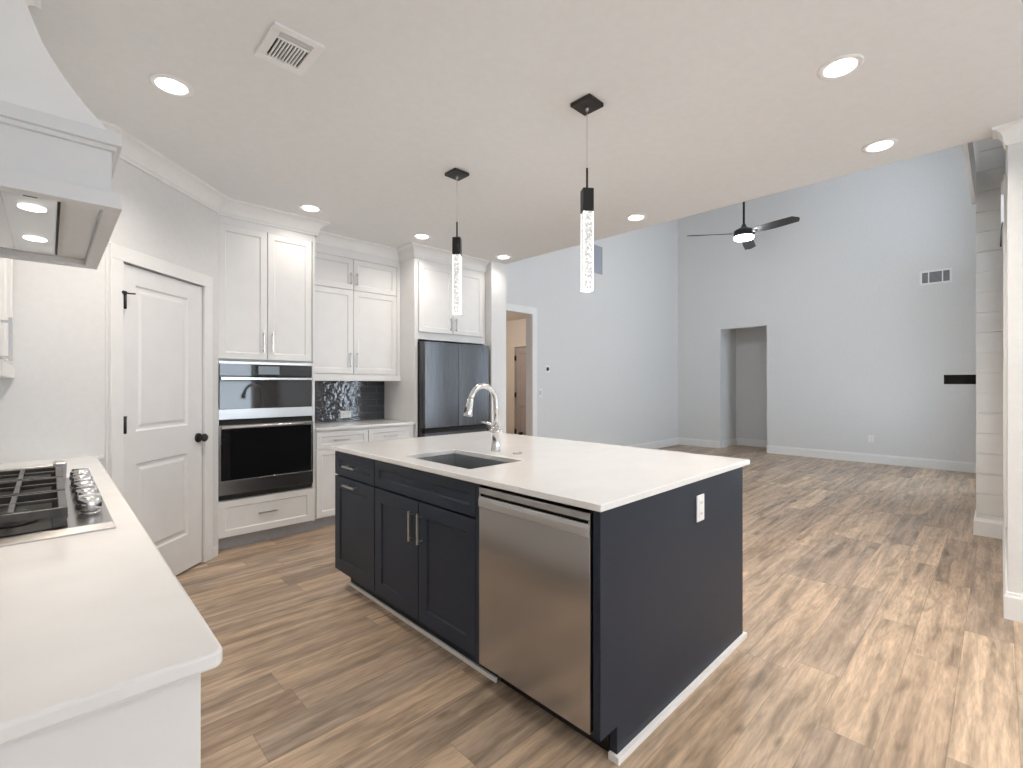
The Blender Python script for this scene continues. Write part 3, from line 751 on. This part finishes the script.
# ------------------------------------------------------------------ range side
bm = new(); prism(bm, [(XL+.001,.81,.889)]+[(.188-.016+.016*math.sin(a_*PI/12),.81+.016-.016*math.cos(a_*PI/12),.889) for a_ in range(7)]+[(.188,3.462,.889),(.222,3.499,.889),(XL+.001,3.499,.889)], (0,0,.025))
tag(obj('range_worktop', bm, M['quartz'], None, .005), 'white quartz worktop carrying the gas cooktop in the left foreground', 'worktop')
t = thing('range_cabinet', 'white base cabinets under the cooktop worktop in the left foreground', 'cabinet', (-.15,2.1,0))
F5 = FXp(.135)
bm = new(); bx(bm, XL+.002,.134,.842,3.49,.10,.888); obj('carcass', bm, M['white'], t)
bm = new(); bx(bm, XL+.002,.162,.836,.8415,.0,.888); obj('end_panel', bm, M['white'], t, .001)
bm = new(); bx(bm, .055,.073,.842,3.49,0,.099); obj('toe_kick', bm, M['toe'], t)
for u0, u1 in ((.846,1.24),(1.244,1.67)):
    d = shaker('drawer', F5, u0, u1, .722,.880, M['white'], t, .040); pull(F5, (u0+u1)/2, .80, .15, False, d)
    d = shaker('door', F5, u0, u1, .110,.718, M['white'], t); pull(F5, u1-.04, .62, .15, True, d)
for v0, v1 in ((.110,.40),(.404,.72),(.724,.880)):
    d = shaker('drawer', F5, 1.674, 2.60, v0, v1, M['white'], t, .045); pull(F5, 2.137, v1-.08, .2, False, d)
for u0, u1 in ((2.604,3.04),(3.044,3.48)):
    d = shaker('drawer', F5, u0, u1, .722,.880, M['white'], t, .040); pull(F5, (u0+u1)/2, .80, .15, False, d)
    d = shaker('door', F5, u0, u1, .110,.718, M['white'], t); pull(F5, u0+.04, .62, .15, True, d)

# cooktop
t = thing('gas_cooktop', 'stainless gas cooktop with black grates set on the left worktop', 'cooktop', (-.13,2.15,.914))
ya, yb2, xa, xb = 1.690, 2.640, -.400, .131
bm = new()
q = []
for d_, z in ((0,.9145),(0,.919),(.020,.931)):
    q.append([bm.verts.new(p) for p in ((xa+d_,ya+d_,z),(xb-d_*.3,ya+d_,z),(xb-d_*.3,yb2-d_,z),(xa+d_,yb2-d_,z))])
bm.faces.new(q[0])
for A, B in zip(q, q[1:]):
    for i in range(4): bm.faces.new((A[i],A[(i+1)%4],B[(i+1)%4],B[i]))
bm.faces.new(q[-1]); o = obj('steel_top', bm, M['steel'], t)
bm = new(); bx(bm, xa+.035,.036,ya+.036,yb2-.036,.9312,.9330); obj('burner_tray', bm, M['dark'], t)
bm = new(); bx(bm, .060,.118, ya+.0025, ya+.0105, .9165,.9215); obj('badge_plate', bm, M['steellt'], t)
bx_ = [(-.27,1.86),(-.07,1.86),(-.17,2.165),(-.27,2.47),(-.07,2.47)]
for k, (x, y) in enumerate(bx_):
    rr = .055 if k == 2 else .040
    bm = new(); lathe(bm, [(rr*1.3,.9332),(rr*1.3,.940),(rr,.946),(rr,.952),(rr*.9,.957)], (x,y,0), 24); o = obj('burner', bm, M['iron'], t)
    bm = new(); lathe(bm, [(rr*.86,.957),(rr*.9,.962),(rr*.7,.966)], (x,y,0), 24); obj('burner_cap', bm, M['black'], o)
for (g0, g1) in ((1.728,2.008),(2.022,2.302),(2.316,2.602)):
    bm = new(); za, zb = .962, .984; w = .012
    gx0, gx1 = -.362, .036
    bx(bm, gx0,gx1,g0,g0+w,za,zb); bx(bm, gx0,gx1,g1-w,g1,za,zb); bx(bm, gx0,gx0+w,g0+w,g1-w,za,zb); bx(bm, gx1-.018,gx1,g0+w,g1-w,za,zb)
    gm = (g0+g1)/2
    bx(bm, gx0+w,gx1-.018,gm-w/2,gm+w/2,zb-.008,zb+.002)
    for xx in (-.27,-.17,-.07): bx(bm, xx-w/2,xx+w/2,g0+w,gm-.055 if abs(xx+.17)<.05 else gm-w/2,zb-.008,zb+.002); bx(bm, xx-w/2,xx+w/2,gm+.055 if abs(xx+.17)<.05 else gm+w/2,g1-w,zb-.008,zb+.002)
    for (lx, ly) in ((gx0,g0),(gx1-.03,g0),(gx0,g1-.02),(gx1-.03,g1-.02)):
        prism(bm, [(lx,ly,.9335),(lx+.022,ly,.9335),(lx+.032,ly,za),(lx,ly,za)], (0,.020,0))
    obj('grate', bm, M['iron'], t, .002)
for k in range(5):
    y = 1.880+k*.150; bm = new(); c = (.086,y,0)
    lathe(bm, [(.027,.9305),(.027,.934),(.020,.936),(.020,.941)], c, 24)
    kb = obj('knob', bm, M['chrome'], t)
    bm = new(); lathe(bm, [(.028,.941),(.0305,.945),(.028,.972),(.023,.978),(.010,.980)], c, 24); bx(bm, .062,.110,y-.006,y+.006,.972,.984)
    obj('knob_grip', bm, M['chrome'], kb)
# raised rail along the far side of the cooktop
t2 = thing('cooktop_rail', 'raised stainless rail standing behind the far end of the cooktop', 'rail', (-.2,2.70,.914))
bm = new(); bx(bm, -.40,.012,2.660,2.700,.9145,.982); obj('rail_bar', bm, M['nickel'], t2, .002)
bm = new(); bx(bm, .0125,.052,2.655,2.745,.9145,.992); obj('rail_cap', bm, M['steellt'], t2, .004)

# hood
t = thing('range_hood', 'white range hood with flared curved front over the gas cooktop', 'range hood', (-.15,2.045,1.76))
ya, yb2 = 1.590, 2.500
bm = new()      # curved chimney: profile in x-z pushed along y
prof = [(.117,1.956),(.113,1.961),(.094,1.980),(.068,2.008),(.046,2.036),(.025,2.066),(.006,2.098),(-.010,2.128),(-.024,2.167),(-.040,2.215),(-.055,2.28),(-.068,2.37),(-.076,2.48),(-.080,2.60),(-.080,2.738),(XL+.002,2.738),(XL+.002,1.956)]
prism(bm, [(x,ya+.022,z) for x,z in prof], (0,yb2-ya-.044,0)); obj('chimney', bm, M['hoodcurve'], t)
bm = new(); bx(bm, XL+.002,.136,ya,yb2,1.922,1.9555); bx(bm, XL+.002,.126,ya+.010,yb2-.010,1.910,1.922); obj('mantel_shelf', bm, M['hoodbox'], t, .002)
bm = new(); w = .020                                          # box walls, open below
bx(bm, XL+.002,.116,ya+.020,ya+.040,1.802,1.9095); bx(bm, XL+.002,.116,yb2-.040,yb2-.020,1.802,1.9095); bx(bm, .096,.116,ya+.040,yb2-.040,1.802,1.9095)
bx(bm, XL+.002,.096,ya+.040,yb2-.040,1.896,1.9095)
obj('hood_box', bm, M['hoodbox'], t, .001)
bm = new(); bx(bm, XL+.002,.136,ya,ya+.042,1.760,1.8015); bx(bm, XL+.002,.136,yb2-.055,yb2,1.760,1.8015); bx(bm, .100,.136,ya+.042,yb2-.055,1.760,1.8015)
obj('lower_rim', bm, M['hoodbox'], t, .002)
bm = new(); bx(bm, XL+.002,.099,ya+.043,yb2-.056,1.782,1.7955); obj('liner', bm, M['white'], t)
bm = new(); bx(bm, -.38,.016,ya+.048,yb2-.155,1.768,1.7815); ins = obj('vent_insert', bm, M['steellt'], t, .001)
bm = new(); bx(bm, .0165,.0215,ya+.048,yb2-.155,1.766,1.7815); obj('insert_seam', bm, M['dark'], ins)
bm = new(); bx(bm, -.36,-.082,ya+.06,yb2-.17,1.7655,1.7678); obj('filter', bm, M['steel'], ins)
for y in (1.765, 2.135):
    bm = new(); lathe(bm, [(.027,1.7678),(.027,1.7655),(.022,1.7640)], (-.031,y,0), 24); l = obj('hood_lamp', bm, M['hoodlamp'], ins)
    ld = bpy.data.lights.new('hood_bulb','SPOT'); ld.energy = 8; ld.color = (1,.86,.72); ld.spot_size = 2.3; ld.spot_blend = .6; ld.shadow_soft_size = .03
    lo = bpy.data.objects.new('hood_bulb', ld); C.objects.link(lo); lo.location = (-.031,y,1.755)
bm = new(); bx(bm, -.045,-.020,ya+.058,ya+.068,1.7650,1.7678); obj('switch', bm, M['dark'], ins)
bm = new(); sweep(bm, [(XL+.002,ya+.022),(-.080,ya+.022),(-.080,yb2-.022),(XL+.002,yb2-.022)], crown_prof(2.738,.10,.06), False); obj('hood_crown', bm, M['trim'], t)

# upper cabinet past the hood
t = thing('upper_cabinet', 'white upper wall cabinet past the range hood at the left edge', 'cabinet', (-.3,3.0,1.34))
F6 = FXp(-.150)
bm = new(); bx(bm, XL+.002,-.151,2.58,3.497,1.40,2.60); obj('carcass', bm, M['white'], t)
bm = new(); bx(bm, -.17,-.122,2.58,3.497,1.338,1.399); obj('light_rail', bm, M['white'], t, .002)
for u0, u1, uh in ((2.585,3.035,2.625),(3.040,3.47,3.08)):
    d = shaker('door', F6, u0, u1, 1.408, 2.56, M['white'], t)
    if u0 < 3: pull(F6, uh, 1.477, .165, True, d, m=M['steellt'], r=.009)

# ------------------------------------------------------------------ ceiling fittings
def downlight(loc, label):
    t = thing('recessed_light', label, 'ceiling light', loc, 0, 'recessed ceiling lights')
    bm = new(); lathe(bm, [(.088,0),(.088,-.004),(.080,-.007),(.066,-.007),(.060,-.002)], (0,0,0), 32); obj('trim_ring', bm, M['paleplastic'], t, local=True)
    bm = new(); lathe(bm, [(.062,-.0072),(.058,-.0095),(.03,-.0105)], (0,0,0), 32); obj('lens', bm, M['lamp'], t, local=True)
    return t
lights = [((.42,2.78),'recessed ceiling light nearest the range hood'),
 ((2.55,.505),'largest recessed ceiling light, at the upper right above the camera side of the island'),
 ((3.56,.505),'recessed ceiling light near the ceiling edge at the right, by the post crown'),
 ((1.52,3.93),'recessed ceiling light in front of the oven cabinet crown'),
 ((2.58,3.92),'recessed ceiling light in front of the upper cabinet and refrigerator corner'),
 ((3.66,3.92),'smallest recessed ceiling light, by the end of the refrigerator surround'),
 ((3.60,2.19),'recessed ceiling light at the ceiling edge beside the ceiling fan')]
d0 = None
hidden = [((1.50,-1.3),''),((2.9,-1.3),''),((.42,-2.6),'')]  # unseen recessed lamps, added to light the room from behind the camera
for (x, y), lab in lights:
    if d0 is None: d0 = downlight((x,y,CEIL), lab)
    else: dup(d0, (x,y,CEIL), lab)
for k, ((x, y), lab) in enumerate(lights+hidden):
    near_cab = 3 <= k <= 5
    if k >= 7: dup(d0, (x,y,CEIL), 'added recessed ceiling light behind the camera, out of the picture')
    ld = bpy.data.lights.new('recessed_bulb','AREA'); ld.shape = 'DISK'; ld.size = .11; ld.energy = DOWN_W*(.20 if k == 3 else .12 if k == 5 else .42 if near_cab else 1); ld.color = WARM; ld.spread = 2.5
    lo = bpy.data.objects.new('recessed_bulb', ld); C.objects.link(lo); lo.location = (x,y,CEIL-.013)

def pendant(loc, rz, label):
    t = thing('pendant_light', label, 'pendant light', loc, rz)
    bm = new(); a = .060
    rot = Matrix.Rotation(-rz, 4, 'Z')
    bx(bm, -a,a,-a,a,-.020,-.0005); bm.transform(rot); obj('canopy', bm, M['black'], t, .002, local=True)
    bm = new(); tube(bm, [(0,0,-.020),(0,0,-.040)], .008, 12); tube(bm, [(0,0,-.040),(0,0,-.335)], .0016, 8, True); obj('cable', bm, M['nickel'], t, local=True)
    bm = new(); tube(bm, [(0,0,-.333),(0,0,-.440)], .0055, 12); obj('stem', bm, M['black'], t, local=True)
    bm = new(); s = .0275; bx(bm, -s,s,-s,s,-.558,-.442); obj('lamp_cap', bm, M['black'], t, .001, local=True)
    bm = new(); s = .0245; bx(bm, -s,s,-s,s,-.949,-.5585); cr = obj('crystal_bar', bm, M['crystal'], t, local=True, label='lit clear bar full of bubbles')
    bm = new(); e = .0258; k = .0052
    for sx in (-1,1):
        for sy in (-1,1):
            xa, xb = sorted((sx*e, sx*(e-k))); ya, yb = sorted((sy*e, sy*(e-k))); bx(bm, xa,xb,ya,yb,-.950,-.5585)
    bx(bm, -e,e,-e,e,-.956,-.9495); obj('glowing_edge', bm, M['crystaledge'], cr, local=True)
    return t
pendant((1.958,1.474,CEIL), math.radians(-44+8), 'black and lit crystal bar pendant hanging over the near half of the island')
pendant((1.978,2.582,CEIL), math.radians(-44-5), 'black and lit crystal bar pendant hanging over the far half of the island')
for (x, y) in ((1.958,1.474),(1.978,2.582)):
    ld = bpy.data.lights.new('pendant_bulb','POINT'); ld.energy = 3; ld.color = (1,.95,.88); ld.shadow_soft_size = .03
    lo = bpy.data.objects.new('pendant_bulb', ld); C.objects.link(lo); lo.location = (x,y,CEIL-1.0)

# ceiling vent in the kitchen
t = thing('ceiling_vent', 'white slotted air vent in the kitchen ceiling above the range side', 'air vent', (.735,2.13,CEIL))
vx0, vx1, vy0, vy1 = .635,.835,2.000,2.258
bm = new(); zz = CEIL-.012
bx(bm, vx0,vx1,vy0,vy0+.030,zz,CEIL-.0005); bx(bm, vx0,vx1,2.218,vy1,zz,CEIL-.0005); bx(bm, vx0,.668,vy0+.030,2.218,zz,CEIL-.0005); bx(bm, .798,vx1,vy0+.030,2.218,zz,CEIL-.0005); bx(bm, .668,.798,2.066,2.078,zz,CEIL-.0005)
obj('frame', bm, M['paleplastic'], t, .002)
bm = new(); bx(bm, .668,.798,2.030,2.218,CEIL-.0025,CEIL-.0006); obj('duct_backing', bm, M['grille'], t)
bm = new(); n = 10; st = .13/n
for k in range(1, n): bx(bm, .668+k*st-.0028,.668+k*st+.0028,2.078,2.218,CEIL-.0105,CEIL-.0026)
for k in range(1, 3): bx(bm, .668,.798,2.030+k*.012-.0016,2.030+k*.012+.0016,CEIL-.0105,CEIL-.0026)
obj('louvres', bm, M['paleplastic'], t)
# wall vent on the far wall
FF = FXm(XF)
t = thing('wall_vent', 'white wall register with grey louvres high on the far living room wall', 'air vent', (XF,.69,2.84))
bm = new(); u0,u1,v0,v1 = .505,.878,2.840,3.055
FF.box(bm, u0,u1,v0,v0+.028,.0005,.010); FF.box(bm, u0,u1,v1-.028,v1,.0005,.010); FF.box(bm, u0,u0+.028,v0+.028,v1-.028,.0005,.010); FF.box(bm, u1-.028,u1,v0+.028,v1-.028,.0005,.010)
FF.box(bm, .605,.620,v0+.028,v1-.028,.0005,.010); FF.box(bm, .765,.780,v0+.028,v1-.028,.0005,.010)
obj('frame', bm, M['paleplastic'], t)
bm = new(); FF.box(bm, u0+.028,u1-.028,v0+.028,v1-.028,.0005,.002); obj('duct_backing', bm, mat('grey_louvre_back', (.16,.16,.17), .7), t)
bm = new()
for k in range(1, 9): FF.box(bm, u0+.028,u1-.028,v0+.028+k*.0177-.003,v0+.028+k*.0177+.003,.002,.006)
obj('louvres', bm, mat('grey_louvre', (.36,.36,.37), .6), t)
# return vent on the living side wall
FN = FY(YN)
t = thing('wall_vent', 'tall grey return grille high on the living room wall behind the near pendant', 'air vent', (6.72,YN,3.2))
bm = new(); u0,u1,v0,v1 = 6.50,6.90,3.21,3.69
FN.box(bm, u0,u1,v0,v0+.02,.0005,.010); FN.box(bm, u0,u1,v1-.02,v1,.0005,.010); FN.box(bm, u0,u0+.02,v0+.02,v1-.02,.0005,.010); FN.box(bm, u1-.02,u1,v0+.02,v1-.02,.0005,.010)
gm = mat('return_grille_grey', (.42,.44,.50), .6); obj('frame', bm, gm, t)
bm = new(); FN.box(bm, u0+.02,u1-.02,v0+.02,v1-.02,.0005,.002); 
for k in range(1,22): FN.box(bm, u0+.02,u1-.02,v0+.02+k*.02-.004,v0+.02+k*.02+.004,.002,.007)
obj('louvres', bm, gm, t)

# wall bits
t = thing('thermostat', 'small round dark thermostat on the living room wall by the passage', 'thermostat', (5.47,YN,1.535))
bm = new(); lathe(bm, [(.022,-.0105),(.030,-.006),(.030,-.0005)][::-1], (5.47,YN,1.535), 24, 'y'); obj('dial', bm, M['black'], t)
bm = new(); FN.box(bm, 5.42,5.52,1.48,1.59,.0005,.003); obj('wall_plate', bm, M['paleplastic'], t, .0008)
for v in t.children:
    if v.name.startswith('dial'): v.location.y = -.004
t = thing('light_switch', 'white light switch plate beside the passage opening casing', 'light switch', (5.30,YN,1.17))
bm = new(); FN.box(bm, 5.262,5.338,1.11,1.23,.0005,.006); obj('switch_plate', bm, M['paleplastic'], t, .001)
bm = new(); FN.box(bm, 5.285,5.315,1.135,1.205,.006,.011); obj('rocker', bm, mat('grey_rocker', (.55,.56,.58), .4), t, .001)
outlet(FF, 1.494, .40, .0005, 'white outlet low on the far living room wall')

# ceiling fan
FX_, FY_ = 6.80, 2.46
t = thing('ceiling_fan', 'black three blade ceiling fan with a round light in the living room', 'ceiling fan', (FX_,FY_,3.28))
bm = new(); tube(bm, [(FX_,FY_,3.47),(FX_,FY_,ZL-.05)], .014, 12); obj('downrod', bm, M['fandark'], t)
bm = new(); lathe(bm, [(.07,ZL-.001),(.07,ZL-.03),(.03,ZL-.07)], (FX_,FY_,0), 24); obj('canopy', bm, M['fandark'], t)
bm = new(); lathe(bm, [(.020,3.50),(.030,3.47),(.045,3.445),(.110,3.415),(.135,3.395),(.138,3.345),(.130,3.325)], (FX_,FY_,0), 36); obj('motor_housing', bm, M['fandark'], t)
bm = new(); lathe(bm, [(.128,3.3245),(.128,3.300),(.115,3.287),(.08,3.280)], (FX_,FY_,0), 36); obj('light_lens', bm, M['fanlamp'], t)
for k, a in enumerate((12.7,132.7,252.7)):
    a = math.radians(a); bm = new(); n = 14
    up, lo_ = [], []
    for i in range(n+1):
        s = i/n; r = .13+.64*s
        w = (.045+.030*math.sin(min(1,s*1.6)*PI/2))*(1 if s < .93 else math.sqrt(max(.0,1-((s-.93)/.07)**2))*.85+.15)
        tw = -math.radians(20-8*s); zc = 3.365-.02*s
        for sgn, L_ in ((1,up),(-1,lo_)):
            L_.append(((r, sgn*w*math.cos(tw), zc+sgn*w*math.sin(tw))))
    ca, sa = math.cos(a), math.sin(a)
    def W(p, dz): return bm.verts.new((FX_+p[0]*ca-p[1]*sa, FY_+p[0]*sa+p[1]*ca, p[2]+dz))
    ut = [W(p,.004) for p in up]; ub = [W(p,-.004) for p in up]; lt = [W(p,.004) for p in lo_]; lb = [W(p,-.004) for p in lo_]
    for i in range(n):
        bm.faces.new((ut[i],ut[i+1],lt[i+1],lt[i])); bm.faces.new((ub[i],ub[i+1],lb[i+1],lb[i])); bm.faces.new((ut[i],ut[i+1],ub[i+1],ub[i])); bm.faces.new((lt[i],lt[i+1],lb[i+1],lb[i]))
    bm.faces.new((ut[0],lt[0],lb[0],ub[0])); bm.faces.new((ut[n],lt[n],lb[n],ub[n]))
    b_ = obj('blade', bm, M['fandark'], t)
    bm = new(); tube(bm, [(FX_+.12*ca,FY_+.12*sa,3.368),(FX_+.20*ca,FY_+.20*sa,3.362)], [.022,.016], 10); obj('blade_bracket', bm, M['nickel'], b_)

# lamps of the other rooms
def bulb(name, loc, w, col, r=.1):
    ld = bpy.data.lights.new(name,'POINT'); ld.energy = w; ld.color = col; ld.shadow_soft_size = r
    lo = bpy.data.objects.new(name, ld); C.objects.link(lo); lo.location = loc
bulb('fan_bulb', (FX_,FY_,3.24), 42, (.95,.97,1))
bulb('passage_bulb', (5.3,6.4,2.4), 26, (1,.92,.84))
for o_ in bpy.data.objects:
    if o_.parent is None and o_.name in ('oven_cabinet','microwave_oven','wall_oven'): o_.location.x -= .010
